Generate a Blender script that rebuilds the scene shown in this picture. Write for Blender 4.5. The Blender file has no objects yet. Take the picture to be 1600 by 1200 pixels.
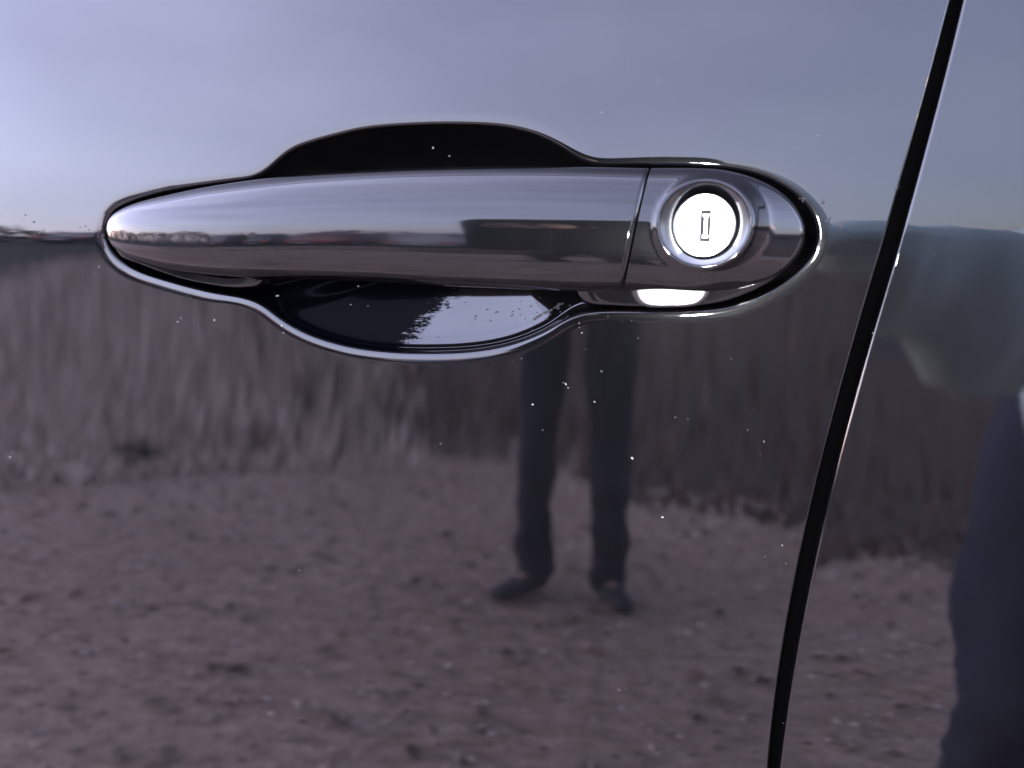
import bpy, bmesh, math, random
import numpy as np
from mathutils import Vector, Matrix
R = math.radians
random.seed(7)
rng = np.random.default_rng(7)
scene = bpy.context.scene
COL = scene.collection

# ------------------------------------------------------------------ camera
ZC = 0.95            # height of the body line (and of the phone) above the ground
D = 0.235            # distance of the lens from the door skin
YAW, PITCH = R(11.8), R(11.08)
FPX = 1200.0
fwd = Vector((-math.sin(YAW)*math.cos(PITCH), math.cos(YAW)*math.cos(PITCH), -math.sin(PITCH)))
rgt = Vector((math.cos(YAW), math.sin(YAW), 0.0))
upv = rgt.cross(fwd)
CAMP = Vector((0, -D, ZC))
cd = bpy.data.cameras.new('camera')
cd.sensor_width = 36.0
cd.lens = 36.0*FPX/1600.0
cd.clip_start = 0.004
cd.clip_end = 3000
cam = bpy.data.objects.new('camera', cd)
COL.objects.link(cam)
M3 = Matrix((rgt, upv, -fwd)).transposed()
cam.matrix_world = Matrix.Translation(CAMP) @ M3.to_4x4()
cd.dof.use_dof = True
cd.dof.focus_distance = 0.243
cd.dof.aperture_fstop = 8.6      # a phone lens: 3.1 mm wide
scene.camera = cam

# ------------------------------------------------------------------ world, sun, exposure
SUN_EL, SUN_AZ = 4.0, -100.0        # azimuth seen from the door's outward normal, minus = towards the car's nose
sun_dir = Vector((math.sin(R(SUN_AZ))*math.cos(R(SUN_EL)), -math.cos(R(SUN_AZ))*math.cos(R(SUN_EL)), math.sin(R(SUN_EL))))
CL = (0.96, 0.97, 1.42)       # colour of the cloud veil
world = bpy.data.worlds.new('World')
scene.world = world
world.use_nodes = True
wn = world.node_tree
wn.nodes.clear()
wo = wn.nodes.new('ShaderNodeOutputWorld')
wb = wn.nodes.new('ShaderNodeBackground')
sky = wn.nodes.new('ShaderNodeTexSky')
sky.sky_type = 'NISHITA'
sky.sun_disc = False
sky.sun_elevation = R(SUN_EL)
sky.sun_rotation = math.atan2(sun_dir.x, sun_dir.y)
sky.altitude = 100
sky.air_density = 1.0
sky.dust_density = 1.2
sky.ozone_density = 3.0
hsv = wn.nodes.new('ShaderNodeHueSaturation')
hsv.inputs['Saturation'].default_value = 0.62
wn.links.new(sky.outputs[0], hsv.inputs['Color'])
# thin high cloud: an even veil with soft streaks
ctc = wn.nodes.new('ShaderNodeTexCoord')
cmp_ = wn.nodes.new('ShaderNodeMapping')
cmp_.inputs['Scale'].default_value = (1.6, 1.6, 5.0)
cns = wn.nodes.new('ShaderNodeTexNoise')
cns.inputs['Scale'].default_value = 1.7
cns.inputs['Detail'].default_value = 5
wn.links.new(ctc.outputs['Generated'], cmp_.inputs[0])
wn.links.new(cmp_.outputs[0], cns.inputs[0])
crp = wn.nodes.new('ShaderNodeValToRGB')
crp.color_ramp.elements[0].position = 0.34
crp.color_ramp.elements[0].color = (CL[0]*0.84, CL[1]*0.82, CL[2]*0.84, 1)
crp.color_ramp.elements[1].position = 0.68
crp.color_ramp.elements[1].color = (CL[0]*1.12, CL[1]*1.11, CL[2]*1.11, 1)
wn.links.new(cns.outputs[0], crp.inputs[0])
# the veil is lit from the side where the sun went down and falls off away from it
sxyz = wn.nodes.new('ShaderNodeSeparateXYZ')
mpr = wn.nodes.new('ShaderNodeMapRange')
mpr.interpolation_type = 'SMOOTHSTEP'
for k_, v_ in ((1, -1.0), (2, 0.75), (3, 1.70), (4, 0.16)): mpr.inputs[k_].default_value = v_
wn.links.new(ctc.outputs['Generated'], sxyz.inputs[0])
wn.links.new(sxyz.outputs[0], mpr.inputs[0])
mp2 = wn.nodes.new('ShaderNodeMapRange')      # and it lifts again low over the road behind the car
mp2.interpolation_type = 'SMOOTHSTEP'
for k_, v_ in ((1, 0.55), (2, 1.0), (3, 0.0), (4, 0.95)): mp2.inputs[k_].default_value = v_
wn.links.new(sxyz.outputs[0], mp2.inputs[0])
madd = wn.nodes.new('ShaderNodeMath'); madd.operation = 'ADD'
wn.links.new(mpr.outputs[0], madd.inputs[0]); wn.links.new(mp2.outputs[0], madd.inputs[1])
veil = wn.nodes.new('ShaderNodeVectorMath'); veil.operation = 'SCALE'
wn.links.new(crp.outputs[0], veil.inputs[0]); wn.links.new(madd.outputs[0], veil.inputs['Scale'])
tint = wn.nodes.new('ShaderNodeMix')
tint.data_type = 'RGBA'
tint.inputs[0].default_value = 0.60
tnt = wn.nodes.new('ShaderNodeVectorMath'); tnt.operation = 'MULTIPLY'
tnt.inputs[1].default_value = (1.03, 0.93, 1.08)
wn.links.new(hsv.outputs[0], tnt.inputs[0])
wn.links.new(tnt.outputs[0], tint.inputs[6])
wn.links.new(veil.outputs[0], tint.inputs[7])
wn.links.new(tint.outputs[2], wb.inputs[0])
wb.inputs[1].default_value = 0.12
wn.links.new(wb.outputs[0], wo.inputs[0])
sd = bpy.data.lights.new('sun', 'SUN')
sd.energy = 0.1
sd.angle = R(20)
sd.color = (1.0, 0.82, 0.68)
sun = bpy.data.objects.new('sun', sd)
COL.objects.link(sun)
sun.location = (-20, 3, 8)
sun.rotation_euler = sun_dir.to_track_quat('Z', 'Y').to_euler()
vs = scene.view_settings
scene.display_settings.display_device = 'sRGB'
vs.view_transform = 'Standard'
vs.look = 'None'
vs.gamma = 1
vs.use_curve_mapping = False
vs.exposure = 5.66
scene.cycles.max_bounces = 8
scene.cycles.glossy_bounces = 6

# ------------------------------------------------------------------ helpers
def ray(px, py):
    return fwd*FPX + rgt*(px-800.0) + upv*(600.0-py)

def unp(px, py, Y=0.0):
    """point of the plane y = Y that the lens shows at (px, py) of the 1600 x 1200 frame -> (x, z - ZC)"""
    r = ray(px, py)
    k = (Y + D)/r.y
    return (r.x*k, r.z*k)

def tag(o, label=None, cat=None, group=None, kind=None):
    if label: o['label'] = label
    if cat: o['category'] = cat
    if group: o['group'] = group
    if kind: o['kind'] = kind
    return o

def empty(name, loc=(0, 0, 0), rz=0.0):
    o = bpy.data.objects.new(name, None)
    o.empty_display_size = 0.1
    COL.objects.link(o)
    o.location = loc
    o.rotation_euler = (0, 0, rz)
    return o

def mesh_obj(name, verts, faces, mat, parent=None, normals=None, smooth=True):
    me = bpy.data.meshes.new(name)
    me.from_pydata([tuple(v) for v in verts], [], faces)
    if smooth:
        me.polygons.foreach_set('use_smooth', [True]*len(me.polygons))
    if normals is not None:
        me.normals_split_custom_set_from_vertices([tuple(n) for n in normals])
    me.update()
    me.materials.append(mat)
    o = bpy.data.objects.new(name, me)
    COL.objects.link(o)
    if parent: o.parent = parent
    return o

def bm_obj(name, bm, mat, parent=None, smooth=True, mods=()):
    me = bpy.data.meshes.new(name)
    bm.normal_update()
    bm.to_mesh(me)
    bm.free()
    if smooth:
        me.polygons.foreach_set('use_smooth', [True]*len(me.polygons))
    me.materials.append(mat)
    o = bpy.data.objects.new(name, me)
    COL.objects.link(o)
    if parent: o.parent = parent
    for m in mods:
        if m[0] == 'bevel':
            b = o.modifiers.new('bevel', 'BEVEL'); b.width = m[1]; b.segments = m[2]; b.limit_method = 'ANGLE'
        if m[0] == 'subsurf':
            b = o.modifiers.new('subsurf', 'SUBSURF'); b.levels = b.render_levels = m[1]
    return o

def grid_faces(n, m, wrap=False, flip=False, off=0):
    """n rows of m verts"""
    f = []
    mm = m if wrap else m-1
    for i in range(n-1):
        for j in range(mm):
            a = off+i*m+j; b = off+i*m+(j+1) % m; c = off+(i+1)*m+(j+1) % m; d = off+(i+1)*m+j
            f.append((a, d, c, b) if flip else (a, b, c, d))
    return f

def smooth_curve(pts, closed, n):
    """Catmull-Rom (centripetal) through the points, resampled evenly"""
    P = [np.array(p, float) for p in pts]
    if closed: P = [P[-1]] + P + [P[0], P[1]]
    else: P = [2*P[0]-P[1]] + P + [2*P[-1]-P[-2]]
    out = []
    for i in range(1, len(P)-2):
        p0, p1, p2, p3 = P[i-1:i+3]
        t0 = 0; t1 = t0+max(np.linalg.norm(p1-p0), 1e-9)**.5; t2 = t1+max(np.linalg.norm(p2-p1), 1e-9)**.5; t3 = t2+max(np.linalg.norm(p3-p2), 1e-9)**.5
        for k in range(24):
            t = t1+(t2-t1)*k/24
            A1 = (t1-t)/(t1-t0)*p0+(t-t0)/(t1-t0)*p1
            A2 = (t2-t)/(t2-t1)*p1+(t-t1)/(t2-t1)*p2
            A3 = (t3-t)/(t3-t2)*p2+(t-t2)/(t3-t2)*p3
            B1 = (t2-t)/(t2-t0)*A1+(t-t0)/(t2-t0)*A2
            B2 = (t3-t)/(t3-t1)*A2+(t-t1)/(t3-t1)*A3
            out.append((t2-t)/(t2-t1)*B1+(t-t1)/(t2-t1)*B2)
    if not closed: out.append(P[-2])
    out = np.array(out)
    if closed: out = np.vstack([out, out[:1]])
    L = np.concatenate([[0], np.cumsum(np.linalg.norm(np.diff(out, axis=0), axis=1))])
    s = np.linspace(0, L[-1], n+1 if closed else n)
    res = np.stack([np.interp(s, L, out[:, k]) for k in range(2)], 1)
    return res[:-1] if closed else res

def smst(a, b, x):
    t = np.clip((x-a)/(b-a), 0, 1)
    return t*t*(3-2*t)

# ------------------------------------------------------------------ materials
def mat(name, col=(0.5, 0.5, 0.5), rough=0.5, metal=0.0, ior=1.5, **kw):
    m = bpy.data.materials.new(name)
    m.use_nodes = True
    p = m.node_tree.nodes['Principled BSDF']
    p.inputs['Base Color'].default_value = (*col, 1)
    p.inputs['Roughness'].default_value = rough
    p.inputs['Metallic'].default_value = metal
    p.inputs['IOR'].default_value = ior
    for k, v in kw.items():
        p.inputs[k].default_value = v
    return m

def nd(m, t, **kw):
    n = m.node_tree.nodes.new(t)
    for k, v in kw.items(): setattr(n, k, v)
    return n

def lk(m, a, b): m.node_tree.links.new(a, b)

def noise(m, scale, detail=4, rough=0.55, coord='Object', sc=None, dist=0.0):
    tc = nd(m, 'ShaderNodeTexCoord')
    n = nd(m, 'ShaderNodeTexNoise')
    n.inputs['Scale'].default_value = scale
    n.inputs['Detail'].default_value = detail
    n.inputs['Roughness'].default_value = rough
    n.inputs['Distortion'].default_value = dist
    if sc:
        mp = nd(m, 'ShaderNodeMapping')
        mp.inputs['Scale'].default_value = sc
        lk(m, tc.outputs[coord], mp.inputs[0]); lk(m, mp.outputs[0], n.inputs[0])
    else:
        lk(m, tc.outputs[coord], n.inputs[0])
    return n.outputs[0]

def ramp(m, src, stops):
    r = nd(m, 'ShaderNodeValToRGB')
    el = r.color_ramp.elements
    while len(el) < len(stops): el.new(0.5)
    for e, (p, c) in zip(el, stops):
        e.position = p
        e.color = (*c, 1) if len(c) == 3 else c
    lk(m, src, r.inputs[0])
    return r.outputs[0]

def paint(name, col, dust=0.02, haze=0.06, rough=0.03, ior=1.55, peel=0.006):
    """glossy black lacquer under a film of dust and fine scratches"""
    m = mat(name, col, rough, 0, ior)
    p = m.node_tree.nodes['Principled BSDF']
    out = m.node_tree.nodes['Material Output']
    r1 = ramp(m, noise(m, 18, 5), [(0.3, (rough*0.6,)*3), (0.75, (rough*1.7,)*3)])
    lk(m, r1, p.inputs['Roughness'])
    b = nd(m, 'ShaderNodeBump')
    b.inputs['Strength'].default_value = peel
    b.inputs['Distance'].default_value = 0.001
    lk(m, noise(m, 130, 1), b.inputs['Height'])
    lk(m, b.outputs[0], p.inputs['Normal'])
    # hazy second lobe: swirl marks and thin film
    g = nd(m, 'ShaderNodeBsdfGlossy')
    g.inputs['Color'].default_value = (0.9, 0.9, 0.92, 1)
    g.inputs['Roughness'].default_value = 0.33
    mx = nd(m, 'ShaderNodeMixShader')
    hz = ramp(m, noise(m, 9, 6, 0.65), [(0.35, (haze*0.4,)*3), (0.7, (haze*1.3,)*3)])
    lk(m, hz, mx.inputs[0])
    mx.inputs[0].default_value = haze
    lk(m, p.outputs[0], mx.inputs[1]); lk(m, g.outputs[0], mx.inputs[2])
    d = nd(m, 'ShaderNodeBsdfDiffuse')
    d.inputs['Color'].default_value = (0.42, 0.39, 0.38, 1)
    mx2 = nd(m, 'ShaderNodeMixShader')
    df = ramp(m, noise(m, 140, 6, 0.7), [(0.4, (dust*0.5,)*3), (0.62, (dust,)*3), (0.8, (dust*3,)*3)])
    lk(m, df, mx2.inputs[0])
    lk(m, mx.outputs[0], mx2.inputs[1]); lk(m, d.outputs[0], mx2.inputs[2])
    lk(m, mx2.outputs[0], out.inputs['Surface'])
    return m

M = {}
M['paint'] = paint('black_lacquer', (0.0012, 0.0012, 0.0014), dust=0.0013, haze=0.0026, rough=0.02)
M['paint_recess'] = paint('black_lacquer_recess', (0.0012, 0.0012, 0.0014), dust=0.002, haze=0.0015, rough=0.06)
M['paint_handle'] = paint('black_lacquer_handle', (0.0015, 0.0015, 0.0017), dust=0.004, haze=0.003, rough=0.05, ior=1.46)
M['satin'] = mat('added_lug_satin_black', (0.006, 0.006, 0.006), 0.28, 0, 1.6)
M['recess_shade'] = mat('painted_recess_shade', (0.0016, 0.0016, 0.0017), 0.4, 0, 1.25)  # dull black that puts the upper recess's shade into the colour
M['rubber'] = mat('black_rubber', (0.0006, 0.0006, 0.0006), 0.8, 0, 1.08)
M['void'] = mat('dark_pillar', (0.002, 0.002, 0.002), 0.9)
M['steel'] = mat('brushed_steel', (0.78, 0.78, 0.77), 0.32, 1.0)
M['shutter'] = mat('steel_shutter', (0.75, 0.75, 0.74), 0.36, 1.0)
M['slot'] = mat('slot_shadow', (0.012, 0.011, 0.010), 0.7)
M['glass'] = mat('tinted_glass', (0.01, 0.012, 0.012), 0.02)
M['dust'] = mat('pale_dust', (0.38, 0.36, 0.34), 0.9)
g_ = nd(M['dust'], 'ShaderNodeNewGeometry')
lk(M['dust'], ramp(M['dust'], g_.outputs['Random Per Island'], [(0.0, (0.02, 0.019, 0.018)), (0.6, (0.10, 0.095, 0.09)), (1.0, (0.42, 0.40, 0.38))]), M['dust'].node_tree.nodes['Principled BSDF'].inputs['Base Color'])
M['tar'] = mat('dark_grime', (0.01, 0.009, 0.009), 0.6)

# ------------------------------------------------------------------ the door skin as a function
_zk = np.array([-0.60, -0.30, -0.215, -0.182, -0.150, -0.124, -0.105, -0.088, -0.075, -0.055, -0.038, -0.022, -0.0120, -0.0066, -0.0035, -0.0018, 0.0000, 0.0015, 0.0040, 0.015, 0.06, 0.15, 0.30, 0.5])
_tk = np.array([-4.0, -3.0, -1.2, 0.0, 2.0, 3.1, 3.5, 3.6, 3.4, 2.0, 0.6, -0.9, -1.8, -2.2, -1.5, -0.6, 0.6, 1.7, 2.4, 2.8, 3.1, 3.6, 6.0, 9.0])
_zz = np.linspace(-0.6, 0.5, 22001)
_tt = np.interp(_zz, _zk, _tk)
_ker = np.hanning(61); _ker /= _ker.sum()
_far = np.convolve(np.pad(_tt, 30, mode='edge'), np.hanning(401)[170:231]/np.hanning(401)[170:231].sum(), mode='valid')
_wide = np.hanning(241); _wide /= _wide.sum()
_tw = np.convolve(np.pad(_tt, 120, mode='edge'), _wide, mode='valid')
_tn = np.convolve(np.pad(_tt, 7, mode='edge'), np.hanning(15)/np.hanning(15).sum(), mode='valid')
_w = np.clip((np.abs(_zz)-0.006)/0.01, 0, 1)
_tt = _tn*(1-_w)+_tw*_w
_slope = np.tan(np.radians(_tt))
_S = np.concatenate([[0], np.cumsum((_slope[1:]+_slope[:-1])/2*np.diff(_zz))])
_S -= np.interp(0, _zz, _S)
_tr = _slope+math.tan(R(1.6))*smst(-0.16, -0.11, _zz)*smst(0.0, -0.006, _zz)
_SR = np.concatenate([[0], np.cumsum((_tr[1:]+_tr[:-1])/2*np.diff(_zz))])
_SR -= np.interp(0, _zz, _SR)
def Srear(z): return np.interp(z, _zz, _SR)

def S(z, x=0.0):
    return np.interp(z, _zz, _S)
def Sz(z, x=0.0):
    return np.interp(z, _zz, _slope)

def on_skin(px, py, n=4, fn=None):
    Y = 0.0
    for _ in range(n):
        x, z = unp(px, py, Y)
        Y = float((fn or S)(z))
    return x, z

# ------------------------------------------------------------------ the car: top-level empty
car = empty('parked_car', (0, 0, 0))
tag(car, 'glossy black car seen close up at its door handle with key lock', 'car')

# ---- opening for the handle
OUT = [(172,325),(157,359),(161,381),(176,404),(206,424),(270,445),(330,460),(382,469),(405,478),(431,498),(457,515),(495,532),(551,547),(607,554),(664,556),
       (740,553),(800,542),(852,522),(884,503),(908,493),(940,489),(1000,489),(1080,488),(1140,482),(1200,460),(1248,428),(1276,396),(1284,366),(1276,332),
       (1252,304),(1220,282),(1184,267),(1140,258),(1080,254),(1020,253),(950,254),(924,252),(905,243),(880,226),(840,206),(792,194),(740,190),(664,190),(570,197),
       (514,210),(476,221),(454,230),(431,248),(411,267),(397,273),(382,277),(330,284),(270,293),(229,302),(195,313)]
outl = smooth_curve([on_skin(*p) for p in OUT], True, 900)
for _ in range(30): outl = 0.25*np.roll(outl, 1, 0)+0.5*outl+0.25*np.roll(outl, -1, 0)
cx, _ = on_skin(760, 365)
C0 = np.array([cx, 0.0])
ang = np.arctan2(outl[:, 1]-C0[1], outl[:, 0]-C0[0])
rad = np.linalg.norm(outl-C0, axis=1)
order = np.argsort(ang)
ang_s, rad_s = ang[order], rad[order]
ang_p = np.concatenate([ang_s-2*np.pi, ang_s, ang_s+2*np.pi]); rad_p = np.tile(rad_s, 3)
def r_in(th): return np.interp(th, ang_p, rad_p)

# ray directions: those of the even outline samples, extra ones along the body line, so edges of the mesh follow it
extra = []
for base in (0.0, math.pi):
    for d_ in np.concatenate([[0], np.geomspace(0.0008, 0.12, 46)]):
        extra += [base+d_, base-d_]
# even coverage of the outer boundary
gl = [1485,1465,1440,1415,1395,1380,1360,1335,1315,1292,1270,1247,1225,1202]
gy = [0,85,165,260,340,400,450,525,595,700,790,885,1030,1195]
gapL = np.array([on_skin(a, b) for a, b in zip(gl, gy)])
gr = [1508,1482,1457,1432,1413,1386,1361,1346,1321,1301,1281,1261,1243,1224]
gry = [0,90,190,280,370,450,530,595,675,760,840,940,1040,1160]
gapR = np.array([on_skin(a, b, 4, Srear) for a, b in zip(gr, gry)])
def edge_fit(g):
    c = np.polyfit(g[:, 1], g[:, 0], 3)
    lo, hi = g[:, 1].min(), g[:, 1].max()
    dc = np.polyder(c)
    def f(z):
        z = np.asarray(z, float)
        zc = np.clip(z, lo, hi)
        return np.polyval(c, zc) + np.polyval(dc, zc)*(z-zc)
    return f
RE = 0.0010
_XL, _XR = edge_fit(gapL), edge_fit(gapR)
def XL(z): return _XL(z)-RE      # rear edge of the front door
def XR(z): return _XR(z)+RE      # front edge of the rear door
XMIN, ZMIN, ZMAX = -1.0, -0.52, 0.28
nb = 520
th_extra = np.linspace(-math.pi, math.pi, nb, endpoint=False)
TH = np.unique(np.round(np.concatenate([ang_s, np.array(extra), th_extra]), 7))
TH = np.mod(TH+math.pi, 2*math.pi)-math.pi
TH = np.unique(np.round(TH, 6))
keep = [0]
for i in range(1, len(TH)):
    if TH[i]-TH[keep[-1]] > 0.00025: keep.append(i)
TH = TH[keep]
def r_out(th):
    c, s = math.cos(th), math.sin(th)
    best = 1e9
    if c < -1e-9: best = min(best, (XMIN-C0[0])/c)
    if s > 1e-9: best = min(best, ZMAX/s)
    if s < -1e-9: best = min(best, ZMIN/s)
    # slanted rear edge, by bisection
    lo, hi = 0.0, 3.0
    g = lambda r: C0[0]+r*c-float(XL(r*s))
    if g(best if best < 3 else 3.0) > 0:
        hi = best if best < 3 else 3.0
        for _ in range(40):
            m_ = (lo+hi)/2
            if g(m_) > 0: hi = m_
            else: lo = m_
        best = min(best, hi)
    return best
RI = r_in(TH)
RO = np.array([r_out(t) for t in TH])
nT = len(TH)
cs, sn = np.cos(TH), np.sin(TH)

# outline in-plane inward normal at each ray, from a smoothed copy of the outline
def gauss_loop(a, sg):
    k = np.arange(-4*sg, 4*sg+1); w = np.exp(-k*k/(2.0*sg*sg)); w /= w.sum()
    n = len(k)//2
    return np.stack([np.convolve(np.concatenate([a[-n:, j], a[:, j], a[:n, j]]), w, mode='valid') for j in range(a.shape[1])], 1)
def outline_normals():
    pts = np.stack([C0[0]+RI*cs, RI*sn], 1)
    tg = np.roll(outl, -1, 0)-np.roll(outl, 1, 0)
    n = np.stack([-tg[:, 1], tg[:, 0]], 1)
    n /= np.linalg.norm(n, axis=1)[:, None]
    n *= np.sign(-(n*(outl-C0)).sum(1))[:, None]
    n = gauss_loop(n, 5)
    n /= np.linalg.norm(n, axis=1)[:, None]
    nn = n[order]
    nn = np.tile(nn, (3, 1))
    q = np.stack([np.interp(TH, ang_p, nn[:, j]) for j in range(2)], 1)
    return pts, q/np.linalg.norm(q, axis=1)[:, None]
OP, ON = outline_normals()

def skin_normal(z):
    sl = Sz(z)
    n = np.stack([np.zeros_like(sl), -np.ones_like(sl), sl], -1)
    return n/np.linalg.norm(n, axis=-1)[..., None]

RHO = 0.0013
verts, norms = [], []
rows = 0
# fillet into the recess, from the deep end outwards to the skin
NF = 9
B0 = R(5.0)+R(6.0)*smst(-0.3, 0.6, ON[:, 1]); WF = 0.0034         # the skin rolls over gently by B0 within WF of the edge
FIL = [math.pi/2+(B0-math.pi/2)*(k/(NF-1)) for k in range(NF)]
def beta(d): return B0*np.clip(1-d/WF, 0, 1)**1.6
def sink(d): return B0*WF/2.6*np.clip(1-d/WF, 0, 1)**2.6
BI = B0*WF/2.6
for a in FIL:
    dlt = (RHO*(np.sin(a)-np.sin(B0)))[:, None]; dep = RHO*(np.cos(B0)-np.cos(a))+BI; a = a[:, None]
    xy = OP+ON*dlt
    sz = S(OP[:, 1])
    verts.append(np.stack([xy[:, 0], sz+dep, xy[:, 1]+ZC], 1))
    n0 = skin_normal(OP[:, 1])
    nn = n0*np.cos(a)+np.stack([ON[:, 0], np.zeros(nT), ON[:, 1]], 1)*np.sin(a)
    norms.append(nn/np.linalg.norm(nn, axis=1)[:, None])
W = np.concatenate([[0], np.geomspace(0.002, 0.5, 40), np.linspace(0.53, 0.965, 20), 1-np.geomspace(0.03, 0.004, 6), [1.0]])
W = [('d', d_) for d_ in np.linspace(0, 0.0036, 13)[1:]]+[('w', w) for w in W[1:]]
co = np.abs((np.stack([cs, sn], 1)*ON).sum(1))
for kind_, w in W:
    r = RI+w/co if kind_ == 'd' else RI+0.0036/co+(RO-RI-0.0036/co)*w
    dn = (r-RI)*co
    x = C0[0]+r*cs; z = r*sn
    verts.append(np.stack([x, S(z)+sink(dn), z+ZC], 1))
    b_ = beta(dn)[:, None]
    nn = skin_normal(z)*np.cos(b_)+np.stack([ON[:, 0], np.zeros(nT), ON[:, 1]], 1)*np.sin(b_)
    norms.append(nn/np.linalg.norm(nn, axis=1)[:, None])
# hem fold round the outer edge
xe = C0[0]+RO*cs; ze = RO*sn
pe = np.stack([xe, ze], 1)
def outer_normal():
    n = np.zeros((nT, 2))
    for i in range(nT):
        d = [(abs(xe[i]-XMIN), (-1, 0)), (abs(ze[i]-ZMAX), (0, 1)), (abs(ze[i]-ZMIN), (0, -1))]
        h = 1e-3
        sl = (float(XL(ze[i]+h))-float(XL(ze[i]-h)))/(2*h)
        nn = np.array([1, -sl]); nn /= np.linalg.norm(nn)
        d.append((abs(xe[i]-float(XL(ze[i]))), nn))
        n[i] = min(d, key=lambda q: q[0])[1]
    return n
EN = outer_normal()
RE = 0.0008
for a in [math.pi/2*k/6 for k in range(1, 7)]:
    xy = pe+EN*RE*math.sin(a)
    verts.append(np.stack([xy[:, 0], S(ze)+RE*(1-math.cos(a)), xy[:, 1]+ZC], 1))
    nn = skin_normal(ze)*math.cos(a)+np.stack([EN[:, 0], np.zeros(nT), EN[:, 1]], 1)*math.sin(a)
    norms.append(nn/np.linalg.norm(nn, axis=1)[:, None])
xy = pe+EN*RE
verts.append(np.stack([xy[:, 0], S(ze)+0.012, xy[:, 1]+ZC], 1))
norms.append(np.stack([EN[:, 0], np.zeros(nT), EN[:, 1]], 1))
V = np.concatenate(verts); N = np.concatenate(norms)
front_door = mesh_obj('front_door', V, grid_faces(len(verts), nT, wrap=True, flip=True), M['paint'], car, N)

# ---- the recess behind the handle (walls and finger bowl)
rv = []
NU = 44
up_w = smst(-0.10, 0.12, sn) # 1 above, 0 below
# how much of a bowl there is at this ray (as against the tight slot at the two ends)
bowl = smst(0.013, 0.030, np.abs(OP[:, 1]))
for k in range(NU+1):
    u = (k/NU)**1.8
    base = OP+ON*(RHO*(1-np.sin(B0)))[:, None]
    toC = C0-base
    xy = base+toC*u
    dl = np.linalg.norm(toC, axis=1)*u
    # measure depth by the distance to the edge along its normal
    dn = np.abs((toC*ON).sum(1))*u
    d_end = 0.009*(1-np.exp(-dn/0.0012))+0.8*dn
    d_up = 0.032*(1-np.exp(-dn/0.011))
    d_lo = 0.0028*(1-np.exp(-dn/0.0013))+math.tan(R(11))*dn
    dep = RHO*np.cos(B0)+BI+np.where(sn > 0, d_up, d_lo)*bowl+d_end*(1-bowl)
    wc = smst(0.72, 1.0, np.full(nT, u))
    dep = dep*(1-wc)+0.018*wc
    rv.append(np.stack([xy[:, 0], S(OP[:, 1])*(1-u)+dep, xy[:, 1]+ZC], 1))
V = np.concatenate(rv)
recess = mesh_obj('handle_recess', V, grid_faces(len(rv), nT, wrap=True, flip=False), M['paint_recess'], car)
def painted_reflection(m):
    # dark reflection painted over the nose-side half of the finger bowl, feathered edge
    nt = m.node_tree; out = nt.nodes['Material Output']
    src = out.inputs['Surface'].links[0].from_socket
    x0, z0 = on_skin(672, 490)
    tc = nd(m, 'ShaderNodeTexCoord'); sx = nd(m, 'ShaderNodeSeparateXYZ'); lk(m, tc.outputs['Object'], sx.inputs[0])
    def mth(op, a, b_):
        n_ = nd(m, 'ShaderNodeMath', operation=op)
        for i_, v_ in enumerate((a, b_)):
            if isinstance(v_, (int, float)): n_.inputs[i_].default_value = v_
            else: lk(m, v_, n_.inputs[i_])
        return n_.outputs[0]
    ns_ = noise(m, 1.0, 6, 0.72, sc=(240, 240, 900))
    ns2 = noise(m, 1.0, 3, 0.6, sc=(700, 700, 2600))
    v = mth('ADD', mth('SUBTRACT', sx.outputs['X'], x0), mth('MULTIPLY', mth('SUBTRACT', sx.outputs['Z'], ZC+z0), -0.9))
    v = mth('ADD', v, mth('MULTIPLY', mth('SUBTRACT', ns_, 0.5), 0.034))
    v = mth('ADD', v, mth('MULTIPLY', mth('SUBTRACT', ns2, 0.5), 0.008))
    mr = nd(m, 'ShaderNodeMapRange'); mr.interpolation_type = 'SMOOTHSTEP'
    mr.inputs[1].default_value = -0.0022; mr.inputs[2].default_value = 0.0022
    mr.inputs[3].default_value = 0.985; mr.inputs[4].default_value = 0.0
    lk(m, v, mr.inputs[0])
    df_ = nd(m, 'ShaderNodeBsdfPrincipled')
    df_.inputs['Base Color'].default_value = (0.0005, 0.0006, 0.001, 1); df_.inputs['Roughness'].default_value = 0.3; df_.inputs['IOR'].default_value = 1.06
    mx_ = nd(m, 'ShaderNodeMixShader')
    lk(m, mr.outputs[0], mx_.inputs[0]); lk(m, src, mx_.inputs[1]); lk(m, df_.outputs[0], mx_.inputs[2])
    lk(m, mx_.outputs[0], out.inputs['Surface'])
painted_reflection(M['paint_recess'])
recess.data.materials.append(M['recess_shade'])  # upper half of the recess gets its shade painted in
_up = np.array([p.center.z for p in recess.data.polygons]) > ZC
recess.data.polygons.foreach_set('material_index', _up.astype(np.int32))

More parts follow.
